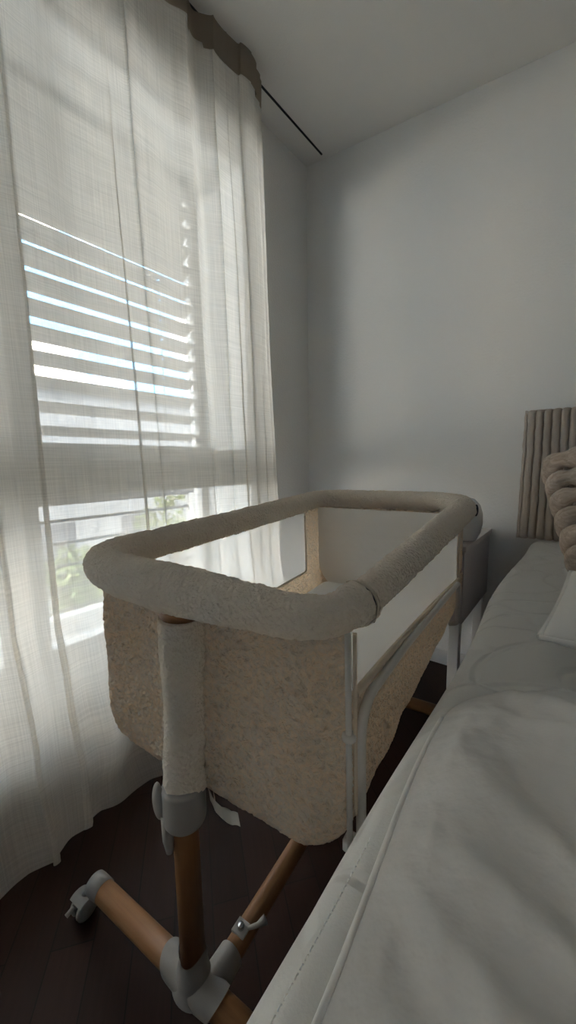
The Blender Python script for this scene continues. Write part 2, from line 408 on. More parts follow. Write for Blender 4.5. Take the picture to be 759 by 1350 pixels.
# outer sill
tag(pyd('trim_1', [(-1.34, -.85, .385), (-1.34, 1.40, .385), (-1.82, 1.40, .315), (-1.82, -.85, .315), (-1.34, -.85, .333), (-1.34, 1.40, .333), (-1.82, 1.40, .30), (-1.82, -.85, .30)],
        [(0, 1, 2, 3), (7, 6, 5, 4), (3, 2, 6, 7), (0, 4, 5, 1), (1, 5, 6, 2), (0, 3, 7, 4)], MAT['sill'], smooth=False), kind=S)
# curtain track in the ceiling
tag(boxes('trim_2', [(-1.150, -1.143, -1.2, 1.785, 2.484, 2.4885)], MAT['dark']), 'dark narrow curtain track slot set in the ceiling', kind=S)

# ------------------------------------------------------------------ outside venetian blind
blind = empty('venetian_blind', (-1.68, 0, 1.043), 0, 'pale grey outdoor venetian blind lowered behind the upper window panes', 'blind')
tiltb = math.radians(17); pitch = .0905; wS = .107
def make_slat():
    ys = [-.83, -.2, -.192, .35, .358, 1.165, 1.173, 1.357]; NX = 8
    vs = []; fs = []
    for y in ys:
        for i in range(NX + 1):
            q = i / NX - .5; a = q * wS
            b = .017 * (1 - 4 * q * q) + (.006 if i in (0, NX) else 0)
            vs.append((a * math.cos(tiltb) - b * math.sin(tiltb), y, a * -math.sin(-tiltb) * 1.0 + b * math.cos(tiltb)))
    for j in range(len(ys) - 1):
        for i in range(NX):
            if j in (1, 3, 5) and i in (4,): continue
            a = j * (NX + 1) + i; fs.append((a, a + 1, a + NX + 2, a + NX + 1))
    # outer edge lower than the inner edge is set by the rotation sign above
    me = bpy.data.meshes.new('slat'); me.from_pydata(vs, [], fs)
    for p in me.polygons: p.use_smooth = True
    me.materials.append(MAT['slat']); return me
slat_me = make_slat()
for k in range(14):
    o = bpy.data.objects.new('slat', slat_me); COL.objects.link(o); o.parent = blind; o.location = (0, 0, .06 + k * pitch)
boxes('bottom_rail', [(-.045, .045, -.83, 1.357, 0, .018)], MAT['slat'], blind, .004)
boxes('head_box', [(-.05, .05, -.84, 1.39, 1.26, 1.42)], MAT['slat'], blind, .004)
for y in (-.196, .354, 1.169):
    tube('cord', [(0, y, .015), (0, y, 1.31)], .0015, MAT['strap'], blind, 6)
for y in (1.362,):
    boxes('guide_rail', [(-.018, .018, y, y + .036, -.69, 1.28)], MAT['slat'], blind, .003)

# ------------------------------------------------------------------ outside the window
tag(boxes('ground', [(-30, -1.9, -20, 25, -3.2, -3.0)], MAT['grass']), kind=S)
tag(boxes('ceiling_added_overhang', [(-4.2, -1.60, -4, 5, 3.3, 3.5), (-1.78, -1.62, -4, 5, 2.705, 3.3)], MAT['sill']), kind=S)  # unseen overhang, added to keep high sky light off the lower curtain
rail = empty('balcony_railing', (-2.15, .3, -.05), 0, 'light metal balcony railing of horizontal bars outside the lower window', 'railing')
for z in (.84, .74, .62, .50, .38, .26):
    tube('rail_bar', [(0, -1.6, z), (0, 2.6, z)], .009 if z < .8 else .020, MAT['facade_dark'], rail, 8)
for y in (-1.5, -.1, 1.35, 2.5):
    boxes('post', [(-.02, .02, y - .02, y + .02, 0, .83)], MAT['slat'], rail, .003)
tag(boxes('balcony_slab', [(-2.35, -1.79, -1.6, 3.2, -.25, -.05)], MAT['sill']), kind=S)
bld = empty('apartment_building', (-13, 5, -3), 0, 'pale grey building across the street seen through the lower window pane', 'building')
boxes('wall', [(-3, 0, -9, 12, 0, 6.3)], MAT['facade'], bld)
boxes('roof', [(-3.2, .3, -9.3, 12.3, 6.3, 6.6)], MAT['facade_dark'], bld)
for z in (.5, 3.0):
    for y in (-7, -4, -1, 2, 5, 8):
        boxes('window', [(-.01, .03, y, y + 1.4, z + .4, z + 1.7)], MAT['facade_dark'], bld)
def tree(loc, h, r, label, n=1400, seed=1):
    rd = random.Random(seed)
    t = empty('leafy_tree', loc, 0, label, 'tree', 'trees outside the window')
    tube('trunk', [(0, 0, 0), (.03, .02, h * .4), (0, .04, h * .75)], .07, MAT['bark'], t, 8)
    vs = []; fs = []
    cl = [(Vector((rd.gauss(0, r * .45), rd.gauss(0, r * .45), h * .72 + rd.gauss(0, r * .5))), r * rd.uniform(.25, .5)) for _ in range(12)]
    for _ in range(n):
        c, cr_ = rd.choice(cl)
        d = Vector((rd.gauss(0, 1), rd.gauss(0, 1), rd.gauss(0, 1))).normalized() * cr_ * rd.uniform(.6, 1.05); p = c + d
        a = Vector((rd.gauss(0, 1), rd.gauss(0, 1), rd.gauss(0, 1))).normalized(); b = a.orthogonal().normalized(); s = rd.uniform(.04, .075)
        i = len(vs); vs += [p - a * s, p + b * s * .5, p + a * s, p - b * s * .5]; fs.append((i, i + 1, i + 2, i + 3))
    pyd('foliage', vs, fs, MAT['leaf'], t, False)
tree((-4.6, 1.75, -3), 3.5, .55, 'small leafy green tree outside, directly beyond the lower window pane', seed=3)
tree((-8.0, 5.6, -3), 3.2, .8, 'larger green tree farther off at the right of the lower pane', seed=5)

# ------------------------------------------------------------------ sheer curtain
PLEATS = [(-.35, .07, .020), (-.05, .06, .018), (.285, .055, .020), (.385, .050, .021), (.655, .050, .018), (.715, .045, .016), (.93, .06, .013), (1.045, .05, .014), (1.11, .05, .018), (1.165, .05, .018), (1.215, .045, .018), (1.26, .045, .018), (1.30, .04, .016)]
Y0, Y1 = -.75, 1.325
def curtain_pt(s, z):
    """s runs along the cloth, z is the height"""
    y = s; x = 0
    q = z / 2.48
    env = .55 + .45 * (1 - q)
    if z > 2.36: env *= 1.0
    for (c, wd, b) in PLEATS:
        cc = c + .012 * math.sin(z * 2.1 + c * 9) * (1 - q)
        t = (s - cc) / wd
        if -1 < t < 1:
            wdw = (1 - t * t) ** 2
            y -= b * math.sin(PI * t) * 1.75 * wdw * env
            x += wd * .62 * wdw * env
    x += .010 * math.sin(s * 17 + .6 * math.sin(z * 1.3)) + .007 * math.sin(s * 41 + 1.1 + z * .5)
    x += .006 * fbm((s * 1.5, z * .9, 3), 2.0)
    x *= (1.0 if z > .3 else 1.0)
    base = -1.135 + .075 * (1 - q) ** 1.3
    if z < .55:
        k = (.55 - z) / .55
        base += .055 * math.sin(PI * min(1, k * 1.15) * .6) * (1.0 - .75 * max(0, min(1, (s - .30) / .9)))
        x += k * .022 * fbm((s * 4, z * 6, 8), 1.3)
        x += .018 * k * k * math.sin(z * 26 + s * 5) * max(0, 1 - abs(z - .12) / .2)
    if z < .7:
        k = (.7 - z) / .7
        dg = s * 7.5 - z * 6.5                       # folds sweeping down towards the near end
        x += .030 * k ** 1.4 * (abs(math.sin(dg + 1.2 * noise.noise(Vector((s * 2, z * 2, 6))))) ** 1.6 - .35)
        x += .010 * k * math.sin(dg * 2.6 + 2)
    return Vector((base + x, y, z))
def cf(a, b):
    z = .004 + (2.40 - .004) * b
    return curtain_pt(Y0 + (Y1 - Y0) * a, z)
cur = empty('sheer_curtain', (0, 0, 0), 0, 'long sheer off-white linen curtain hanging before the window and pooling on the floor', 'curtain')
surf('curtain_panel', cf, 620, 130, MAT['sheer'], cur)
def hf(a, b):
    z = 2.385 + .099 * b
    p = curtain_pt(Y0 + (Y1 - Y0) * a, 2.40)
    ex = 1.35
    return Vector((-1.135 + (p.x + 1.135) * ex + .004 * b, p.y, z))
surf('heading_band', hf, 620, 6, MAT['heading'], cur)

# ------------------------------------------------------------------ bedside crib
CO = Vector((-.471, .368, 0)); CYAW = .097; CT = .032
ZR = .793
def T(u, v, w_):
    c, s = math.cos(CT), math.sin(CT)
    return Vector((u, v * c - w_ * s, ZR + v * s + w_ * c))
crib = empty('bedside_crib', CO, CYAW, 'cream boucle bedside crib with netting sides on wooden wheeled legs', 'crib')
HW = .2575; LN = .903
def fuzz(p, amp=.0016, s=150):
    return 1 + 0 * amp + noise.noise(Vector(p) * s)
def rail_fr(path_r, amp=.0024):
    def f(t, a, p):
        q = Vector((p.x + .05 * math.cos(a), p.y + .05 * math.sin(a), p.z + .05 * math.sin(a + 1)))
        return path_r(t, p) + amp * noise.noise(q * 170) + amp * .8 * noise.noise(q * 60) + .0015 * noise.noise(q * 14)
    return f
# the padded rail: from the near right corner round the near, left and far sides
RAILP = [(.2575, .014), (.2535, -.012), (.238, -.038), (.20, -.051), (.12, -.053), (.02, -.053), (-.08, -.050), (-.16, -.040), (-.215, -.020), (-.247, .015), (-.258, .06),
         (-.260, .15), (-.262, .30), (-.266, .46), (-.274, .65), (-.282, .84), (-.276, .925), (-.236, .975), (-.12, .990), (.05, .992), (.15, .988), (.215, .955), (.250, .905), (.258, .865)]
path = resample([T(u, v, 0) for (u, v) in catmull([Vector((u, v, 0)) for (u, v) in RAILP]) for _ in (0,)] if False else [T(q.x, q.y, 0) for q in catmull([(u, v, 0) for (u, v) in RAILP])], 620)
def rr(t, p):
    # slack padding: fuller over the leg, drawn in where the zip closes it
    u, v = p.x, p.y
    if v < .10:
        k = (u + .26) / .52
        r = .0325 + .0035 * math.exp(-((u + .02) / .10) ** 2) - .0085 * max(0, (k - .6) / .4)
        r += .0045 * max(0, 1 - t / .010)
        return r
    return .0315 + .003 * min(1, (v - .1) / .8)
tube('padded_rail', path, .04, MAT['boucle'], crib, 40, True, rail_fr(rr))
P2 = resample([T(HW + .002, .020, -.001), T(HW + .004, .4, -.001), T(HW + .006, .84, -.001), T(HW + .006, .895, -.004)], 300)
def rr2(t, p):
    e = .005 * max(0, 1 - t / .025) - .014 * max(0, (t - .955) / .045) ** 2
    return .0235 + .0115 * min(1, t / .85) + e
sr = tube('side_rail', P2, .038, MAT['boucle'], crib, 40, True, rail_fr(rr2))
# zips and joints at the ends of the side rail
surf('joint_slot', lambda a, b: T(HW + .0265 * math.cos(-.2 + 1.5 * a), .012 + .010 * b, .0265 * math.sin(-.2 + 1.5 * a)), 20, 2, MAT['dark'], sr)
tube('zip_band', [T(HW - .0 + .0285 * math.cos(-1.2 + 3.2 * k / 24), .016, .0285 * math.sin(-1.2 + 3.2 * k / 24)) for k in range(25)], .0016, MAT['piping'], sr, 8)
def eye(a, b):
    th = PI * a; ph = 2 * PI * b
    return T(HW + .0385 + .006 * math.sin(th) * math.cos(ph), .862 + .015 * math.sin(th) * math.sin(ph), -.004 + .018 * math.cos(th))
surf('hinge_eye', eye, 10, 18, MAT['dark'], sr, cv=True)
def curlz(a, b, c):
    # looped pile: short raised worms
    p = Vector((a, b, c))
    wv = noise.noise(p * 38)
    q = Vector((a * 1.0 + .006 * wv, b * 1.25 - .006 * wv, c)) * 72
    return 1.5 * (.55 - abs(noise.noise(q)) * 2.2) + .5 * noise.noise(p * 150)
# end panels: rounded-bottom outlines, softly bulging
def end_panel(name, v0, sgn, mat, depth=.03, inset=0.0, zb=-.372, hw=.257, amp=.0034, nu=230, nv=210):
    def f(a, b):
        q = a * 2 - 1
        w_ = -.02 + (zb + .02) * b
        hb = hw - inset
        rc = .10                       # rounded lower corners
        d = (w_ - zb)
        half = hb if d > rc else hb - rc + math.sqrt(max(0, rc * rc - (rc - d) ** 2))
        u = half * q
        edge = max(0, (abs(q) - .80) / .20); eb = max(0, (b - .84) / .16)
        bulge = depth * (1 - edge ** 2.2) * (1 - eb ** 2.2) * min(1, .35 + b * 2.0)
        n_ = amp * curlz(u, w_, v0) + .005 * noise.noise(Vector((u, w_, v0)) * 9)
        return T(u, v0 + sgn * (bulge + n_) - sgn * .012, w_)
    return surf(name, f, nu, nv, mat, crib)
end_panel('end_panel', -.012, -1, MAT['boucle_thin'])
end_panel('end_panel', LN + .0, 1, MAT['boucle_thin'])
end_panel('inner_lining', LN - .028, 1, MAT['lining'], depth=.012, inset=.012, zb=-.33, amp=.0004, nu=50, nv=40)
# lower side panels with rounded bottom, wrapping under
def side_panel(name, sgn, top, mat, amp=.0022):
    def f(a, b):
        v = -.0 + LN * a; t0 = top(v)
        # profile: straight down then round under
        L1 = (-.272 - t0); tot = abs(L1) + .10 * PI / 2
        d = b * tot
        if d <= abs(L1): u = HW; w_ = t0 - d
        else:
            th = (d - abs(L1)) / .10; u = HW - .10 + .10 * math.cos(th); w_ = -.272 - .10 * math.sin(th)
        e = .0016 * math.sin(a * 40) + amp * curlz(v, w_, sgn) + .004 * noise.noise(Vector((v, w_, sgn)) * 9)
        return T(sgn * (u + e), v, w_ + e * .3)
    return surf(name, f, 360, 110, mat, crib)
topR = lambda v: -.114 - .095 * min(1, v / .8) ** 1.2
topL = lambda v: -.250
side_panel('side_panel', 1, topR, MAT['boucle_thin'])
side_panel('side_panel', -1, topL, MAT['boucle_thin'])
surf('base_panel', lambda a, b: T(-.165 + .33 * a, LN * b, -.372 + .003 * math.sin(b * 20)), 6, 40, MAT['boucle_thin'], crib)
# upright fabric corners beside the netting
def corner(sgn, v0, v1, w1):
    return surf('corner_panel', lambda a, b: T(sgn * (HW - .001), v0 + (v1 - v0) * a, -.025 + (w1 + .025) * b), 8, 24, MAT['boucle_thin'], crib)
corner(-1, 0, .125, -.252); corner(-1, .775, LN, -.252); corner(1, .80, LN, -.20)
# netting windows
surf('netting', lambda a, b: T(-HW + .002 + .004 * math.sin(PI * a), .12 + .66 * a, -.03 - .225 * b), 20, 8, MAT['mesh'], crib)
surf('netting', lambda a, b: T(HW + .001 - .004 * math.sin(PI * b), .004 + .80 * a, -.03 + (topR(.8 * a) + .028) * b), 30, 8, MAT['mesh'], crib)
tube('piping', [T(HW + .004, .002 + .80 * k / 40, topR(.8 * k / 40) + .001) for k in range(41)], .0055, MAT['piping'], crib, 10)
tube('piping', fillet([T(-HW + .004, .12, -.04), T(-HW + .004, .12, -.250), T(-HW + .004, .778, -.250), T(-HW + .004, .778, -.04)], .012, 4), .004, MAT['piping'], crib, 8)
tube('piping', fillet([T(HW + .003, .806, -.035), T(HW + .003, .806, -.215)], .01, 4), .004, MAT['piping'], crib, 8)
tube('piping', [T(HW + .006, -.002, -.03 - .25 * k / 24) for k in range(25)], .0028, MAT['piping'], crib, 8)
# near right corner post and its tie
tube('corner_post', [T(HW - .001, -.007, -.03), T(HW - .001, -.007, -.335)], .0040, MAT['metal_white'], crib, 12)
lathe('tie_band', [(.004, -.005), (.0085, -.004), (.0095, .0), (.0085, .004), (.004, .005)], MAT['strap'], crib, 20, loc=T(HW - .001, -.006, -.168))
# guard rail tube on the bed side
G = [(.268, .004, -.325), (.268, .004, -.128), (.270, .20, -.137), (.272, .735, -.196), (.272, .735, -.318), (.250, .735, -.325)]
tube('guard_rail', fillet([T(*g) for g in G], [.045, .3, .022, .010], 10), .0066, MAT['metal_white'], crib, 16)
boxes('guard_bracket', [(-.012, .012, -.010, .010, -.009, .009)], MAT['white'], crib, .003).location = T(.258, .0, -.330)
# covered legs, clamps, wooden poles, feet
def leg(v, near):
    pu = -.015
    slv = resample([T(.002, v, -.047), T(-.006, v, -.20), T(-.018, v, -.337)], 90)
    def rs(t, a, p):
        # oval sleeve, slack at the bottom
        k = .0375 + .0015 * math.sin(t * 9) + .003 * max(0, (t - .8) / .2)
        q = Vector((math.cos(a) * .04, math.sin(a) * .04, p.z))
        return k * (1 - .12 * abs(math.sin(a)) ) + .0016 * noise.noise(q * 150) + .002 * noise.noise(q * 40)
    L_ = empty('support_leg', (0, 0, 0), parent=crib)
    tube('leg_sleeve', slv, .04, MAT['boucle'], L_, 48, True, rs)
    top = T(pu, v, -.05)
    tube('pole', [(pu, v, .10), (pu, v, .45), (top.x, top.y, top.z - .02)], .0208, MAT['oak_z'], L_, 28)
    cp = T(.002, v + .001, -.040)
    lathe('pole_cap', [(0, .012), (.031, .011), (.033, .008), (.033, -.006), (.031, -.009)], MAT['oak_x'], L_, 32, loc=cp)
    zc_ = T(pu, v, -.36).z
    lathe('clamp', [(.0212, -.040), (.0225, -.041), (.031, -.038), (.0338, -.033), (.0345, -.028), (.0345, .022), (.0345, .024), (.032, .030), (.024, .032)], MAT['grey_plastic'], L_, 36, loc=(pu, v, zc_))
    if near:
        # oval push button and hanging tongue
        def lozenge(a, b):
            th = 2 * PI * b; r = .5 * (1 - (1 - a) ** 2) if a < 1 else .5
            return Vector((pu - .027 + .026 * r * math.cos(th), v - .027 - .008 * (1 - a * a), zc_ + .004 + .066 * r * math.sin(th)))
        surf('clamp_button', lozenge, 8, 28, MAT['grey_plastic'], L_, cv=True)
        tg = tube('clamp_tongue', [(pu - .015, v - .0235, zc_ - .02), (pu - .014, v - .0245, zc_ - .06), (pu - .012, v - .0245, zc_ - .083)], .009, MAT['grey_plastic'], L_, 14,
             fr=lambda t, a, p: .010 * (1 - .45 * t * t))
    return L_
leg(-.036, True); leg(LN + .036, False)
# strap ends hanging under the tub
def strap(u0, v0, w0, pts, wid=.011):
    def f(a, b):
        q = a * (len(pts) - 1); i = min(len(pts) - 2, int(q)); q -= i
        p = Vector(pts[i]).lerp(Vector(pts[i + 1]), q)
        return T(u0 + p.x, v0 + p.y + wid * 0, w0 + p.z) + Vector((0, .0, -.0)) + Vector((.004 * b, 0, -2 * wid * b + .003 * math.sin(a * 9)))
    return surf('strap', f, 18, 3, MAT['strap'], crib)
strap(.012, -.02, -.350, [(0, 0, 0), (.020, -.010, -.004), (.035, -.006, -.010), (.055, -.010, -.008), (.066, -.004, -.010)])
strap(.012, -.01, -.362, [(0, 0, 0), (.014, -.012, -.004), (.030, -.012, -.006), (.050, -.008, -.012)], .006)
strap(.02, LN + .0, -.36, [(0, 0, 0), (.03, .02, -.004), (.06, .02, -.01)], .008)
# lower H frame
FZ = .078
def foot(v, far):
    f_ = empty('foot_bar', (0, v, 0), parent=crib)
    tube('bar', [(-.298, 0, FZ), (.298, 0, FZ)], .0215, MAT['oak_x'], f_, 28)
    for s in (-1, 1):
        lathe('end_cap', [(0, .016), (.014, .0155), (.0225, .010), (.0232, 0), (.0232, -.024), (.0218, -.025)] if s > 0 else [(0, -.016), (.014, -.0155), (.0225, -.010), (.0232, 0), (.0232, .024), (.0218, .025)],
              MAT['grey_plastic'], f_, 28, loc=(s * .305, 0, FZ), axis='x')
        c = empty('caster', (s * .338, -.004, 0), parent=f_)
        tube('stem', [(-s * .030, .004, FZ - .004), (-s * .012, .0, .062), (0, -.010, .044)], .007, MAT['grey_plastic'], c, 10)
        for d in (-.011, .011):
            lathe('wheel', [(0, -.006), (.016, -.0058), (.0225, -.003), (.0225, .003), (.016, .0058), (0, .006)], MAT['grey_plastic'], c, 26, loc=(d, -.012, .0228), axis='x')
        surf('wheel_hood', lambda a, b: Vector((-.020 + .040 * b, -.012 + .0265 * math.cos(-.3 + 2.6 * a), .0235 + .0265 * math.sin(-.3 + 2.6 * a))), 16, 4, MAT['grey_plastic'], c)
        tube('brake', [(-.006, -.030, .034), (-.006, -.046, .030)], .0045, MAT['grey_plastic'], c, 8)
        tube('brake', [(-.018, -.012, .0228), (.018, -.012, .0228)], .004, MAT['grey_plastic'], c, 8)
    # joint: sleeves round bar and pole blended
    j = empty('joint', (-.015, 0, 0), parent=f_)
    def jb(a, b):       # sleeve round the bar
        th = 2 * PI * b; x = -.055 + .11 * a
        r = .0262 + .003 * math.sin(PI * a)
        dip = .014 * math.cos(th - PI / 2) * (1 if a in (0, 1) else 0)
        return Vector((x + (-dip if a == 0 else dip if a == 1 else 0), r * math.cos(th), FZ + r * math.sin(th)))
    surf('bar_sleeve', jb, 14, 32, MAT['grey_plastic'], j, cv=True)
    def jp(a, b):
        th = 2 * PI * b; z = FZ - .005 + (.070) * a
        r = .017 * (1 - a) ** 2.2 + .0248
        top_ = .010 * math.cos(2 * th) * a
        return Vector((r * math.cos(th), min(.9, 1) * r * math.sin(th) if a > .3 else r * .85 * math.sin(th), z + top_))
    surf('pole_sleeve', jp, 14, 36, MAT['grey_plastic'], j, cv=True)
    sg = -1 if far else 1
    lathe('brace_sleeve', [(.026, 0), (.0245, sg * .03), (.0235, sg * .062), (.0225, sg * .064)], MAT['grey_plastic'], j, 28, loc=(.03, .0, FZ), axis='y')
    return f_
foot(-.036, False); foot(LN + .036, True)
tube('brace', [(.015, -.02, FZ), (.015, LN + .02, FZ)], .0190, MAT['oak_y'], crib, 28)
lt = empty('brace_latch', (.015, .055, FZ + .019), parent=crib)
boxes('latch_plate', [(-.014, .014, -.012, .014, -.002, .003)], MAT['grey_plastic'], lt, .001)
lathe('bolt', [(0, .010), (.005, .009), (.0065, .005), (.0065, 0)], MAT['steel'], lt, 16, loc=(0, .0, .002))
tube('latch_lever', [(.012, .006, .003), (.026, .018, .006), (.036, .030, .012)], .005, MAT['grey_plastic'], lt, 10, fr=lambda t, a, p: .0035 + .005 * t * t)

# crib mattress inside, a thing of its own
def rbox(name, x0, x1, y0, y1, z0, z1, r, mat, parent=None, fn=None, n=(40, 40)):
    """pillow-edged slab: superellipse plan, rounded edge, open nowhere"""
    cx_, cy_, hx, hy = (x0 + x1) / 2, (y0 + y1) / 2, (x1 - x0) / 2, (y1 - y0) / 2
    vs = []; fs = []
    def ring(ins, z, k):
        pts = []
        rc = max(.002, r * 1.3 - ins)
        hx2, hy2 = hx - ins, hy - ins
        M_ = 12
        for (sx, sy, a0) in ((1, 1, 0), (-1, 1, PI / 2), (-1, -1, PI), (1, -1, 3 * PI / 2)):
            for i in range(M_):
                a = a0 + PI / 2 * i / (M_ - 1)
                pts.append(Vector((cx_ + sx * (hx2 - rc) + rc * math.cos(a), cy_ + sy * (hy2 - rc) + rc * math.sin(a), z)))
        return pts
    rings = []
    for k in range(9):
        a = -PI / 2 + PI / 2 * k / 8; rings.append(ring(r * (1 - math.cos(a)), z0 + r + r * math.sin(a), k))
    for k in range(9):
        a = PI / 2 * k / 8; rings.append(ring(r * (1 - math.cos(a)), z1 - r + r * math.sin(a), k))
    m_ = len(rings[0])
    for rg in rings: vs += rg
    for i in range(len(rings) - 1):
        for k in range(m_):
            fs.append((i * m_ + k, i * m_ + (k + 1) % m_, (i + 1) * m_ + (k + 1) % m_, (i + 1) * m_ + k))
    fs.append(tuple(range(m_))[::-1]); fs.append(tuple((len(rings) - 1) * m_ + k for k in range(m_)))
    o = pyd(name, vs, fs, mat, parent)
    o.data.polygons[-1].use_smooth = False; o.data.polygons[-2].use_smooth = False
    return o
cm = rbox('crib_mattress', -.232, .232, -.415, .430, -.03, .03, .022, MAT['sheet'])
cm.location = CO + Matrix.Rotation(CYAW, 3, 'Z') @ T(0, .447, -.335); cm.rotation_euler = (CT, 0, CYAW)
tag(cm, 'thin white sheeted mattress lying inside the cream crib', 'mattress')

# ------------------------------------------------------------------ bed
bed = empty('bed_base', (.75, .6, 0), 0, 'grey upholstered bed base beneath the quilted mattress', 'bed')
boxes('bed_box', [(-.74, .80, -1.4, 1.20, .10, .40)], MAT['bed'], bed, .012)
for sx in (-.66, .72):
    for sy in (-1.3, 1.1): lathe('leg', [(.0, 0), (.022, 0), (.028, .102), (0, .102)], MAT['dark'], bed, 20, loc=(sx, sy, 0))
# mattress: plan edge follows x = -0.15 near, -0.185 at the far end
def mat_pt(a, b):
    y = -.80 + 2.595 * a
    return y
def mattress():
    NY, NP = 200, 40
    vs = []; fs = []
    prof = []
    # left side profile from bottom up and over the top
    r = .045
    for k in range(7): prof.append((0.0 + .003 * math.sin(k), .402 + (.66 - r - .402) * k / 6))
    for k in range(1, 11):
        a = PI / 2 * k / 10; prof.append((r - r * math.cos(a), .66 - r + r * math.sin(a)))
    for k in range(1, 30): prof.append((r + (1.70 - r) * (k / 29) ** 1.5, .66))
    NPf = len(prof)
    for j in range(NY + 1):
        y = -.80 + 2.600 * j / NY
        xe = -.140 - .028 * max(0, min(1, (y - .2) / .8)) - .006 * math.sin(y * 7)
        # rounded far corner
        d = 1.80 - y
        rc = .11
        if d < rc: xe += rc - math.sqrt(max(0, rc * rc - (rc - d) ** 2))
        for (dx, z) in prof:
            x = xe + dx
            zz = z
            ed = min(1, d / .05)
            top = 1 if z > .64 else 0
            zz -= .045 * (1 - math.sqrt(max(0, 1 - (1 - ed) ** 2))) * (1 if z > .5 else 0)
            # shallow quilting
            zz += top * (.0035 * noise.noise(Vector((x, y, 0)) * 9) + .0015 * noise.noise(Vector((x, y, 5)) * 26))
            vs.append((min(x, 1.50), y, zz))
    for j in range(NY):
        for k in range(NPf - 1):
            a = j * NPf + k; fs.append((a, a + NPf, a + NPf + 1, a + 1))
    # end faces and underside
    fs.append(tuple(k for k in range(NPf))); fs.append(tuple(NY * NPf + k for k in range(NPf))[::-1])
    fs.append((0, NPf - 1, NY * NPf + NPf - 1, NY * NPf))
    return pyd('mattress', vs, fs, MAT['quilt'])
mt = tag(mattress(), 'wide mattress in a pale quilted cover on the bed beside the crib', 'mattress')
# row of stitches along the edge
st = []
sf = []
y = .03; k = 0
vs = []; fs = []
while y < .26:
    xe = -.140 - .028 * max(0, min(1, (y - .2) / .8)) - .006 * math.sin(y * 7) + .026
    v_, f_ = tube_data([(xe, y, .6598), (xe, y + .0018, .6612), (xe, y + .0036, .6598)], .0005, 6, True, None, len(vs))
    vs += v_; fs += f_
    y += .0055
pyd('stitching', vs, fs, MAT['sheet'], mt)['kind'] = 'stuff'

# big white cover in front
def duvet():
    def f(a, b):
        # a across x (left edge to right), b along y (near to far)
        x0, x1, y0, y1 = -.103, .62, -.55, .565
        y = y0 + (y1 - y0) * b
        # rounded far left corner
        rc = .13
        xe = x0 + .012 * math.sin(y * 9 + 1)
        if y > y1 - rc:
            q = (y - (y1 - rc)) / rc; xe += rc * (1 - math.sqrt(max(0, 1 - q * q)))
        x = xe + (x1 - xe) * (a ** 1.6)
        dl = x - xe; df = y1 - y + .004
        ht = .060 * (1 - math.exp(-dl / .075)) * (1 - math.exp(-df / .045))
        g1 = noise.noise(Vector((x * 1.6 + y * .9, (y - x) * .55, 1)) * 6)
        g2 = noise.noise(Vector((x * 1.0 + y * 1.6, (x - y) * .4, 4)) * 11)
        n_ = .016 * g1 + .006 * (1 - 2 * abs(g2)) + .0022 * noise.noise(Vector((x * 2 + y, y - x, 7)) * 30)
        cr = .006 * math.sin((x * .9 + y * 1.4) * 34 + 3 * noise.noise(Vector((x, y, 9)) * 4)) * math.exp(-df / .12)
        k = min(1, dl / .03) * min(1, df / .03)
        # camera keeps clear room above the cover
        return Vector((x, y, .669 + ht + (n_ + cr) * k))
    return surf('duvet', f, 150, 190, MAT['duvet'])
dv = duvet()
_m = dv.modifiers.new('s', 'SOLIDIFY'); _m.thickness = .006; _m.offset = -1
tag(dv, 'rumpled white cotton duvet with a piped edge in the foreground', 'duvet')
pts = []
for k in range(120):
    y = -.5 + (.435 + .5) * k / 119
    pts.append((-.105 + .012 * math.sin(y * 9 + 1), y, .6665))
tube('piped_edge', pts, .0032, MAT['pillow'], dv, 8)

def pillow_mesh(name, hx, hy, th, mat, parent=None, nn=48, crinkle=.006, pw=.45, seed=0):
    def side(s):
        def f(a, b):
            p = a * 2 - 1; q = b * 2 - 1
            ex = 1 - .06 * (1 - abs(q)) ** 1 * 0
            px = hx * p * (1 - .02 * (1 - q * q) * abs(p)); py = hy * q * (1 - .03 * (1 - p * p) * abs(q))
            t = ((1 - p * p) * (1 - q * q)) ** pw
            z = s * th * t + crinkle * t * noise.noise(Vector((px, py, s + seed)) * 11) + crinkle * .5 * noise.noise(Vector((px, py, s + seed)) * 30) * t
            return Vector((px, py, z))
        return f
    vs = []; fs = []
    for s in (1, -1):
        f = side(s); b0 = len(vs)
        vs += [f(i / nn, j / nn) for i in range(nn + 1) for j in range(nn + 1)]
        for i in range(nn):
            for j in range(nn):
                a = b0 + i * (nn + 1) + j; q = (a, a + nn + 1, a + nn + 2, a + 1)
                fs.append(q if s > 0 else q[::-1])
    o = pyd(name, vs, fs, mat, parent)
    bm = bmesh.new(); bm.from_mesh(o.data); bmesh.ops.remove_doubles(bm, verts=bm.verts, dist=1e-5); bm.to_mesh(o.data); bm.free()
    for p in o.data.polygons: p.use_smooth = True
    return o
pl = pillow_mesh('pillow', .24, .21, .055, MAT['pillow'])
pl.location = (.210, .828, .722); pl.rotation_euler = (math.radians(0), math.radians(-2), math.radians(-3))
tag(pl, 'white cotton pillow with corded edge between duvet and fur cushion', 'pillow')
edge = []
for (a, b) in [(k / 40, 0) for k in range(40)] + [(1, k / 40) for k in range(40)] + [(1 - k / 40, 1) for k in range(40)] + [(0, 1 - k / 40) for k in range(41)]:
    p = a * 2 - 1; q = b * 2 - 1
    edge.append((.24 * p * (1 - .02 * (1 - q * q) * abs(p)), .21 * q * (1 - .03 * (1 - p * p) * abs(q)), 0))
tube('corded_edge', edge, .004, MAT['pillow'], pl, 8)

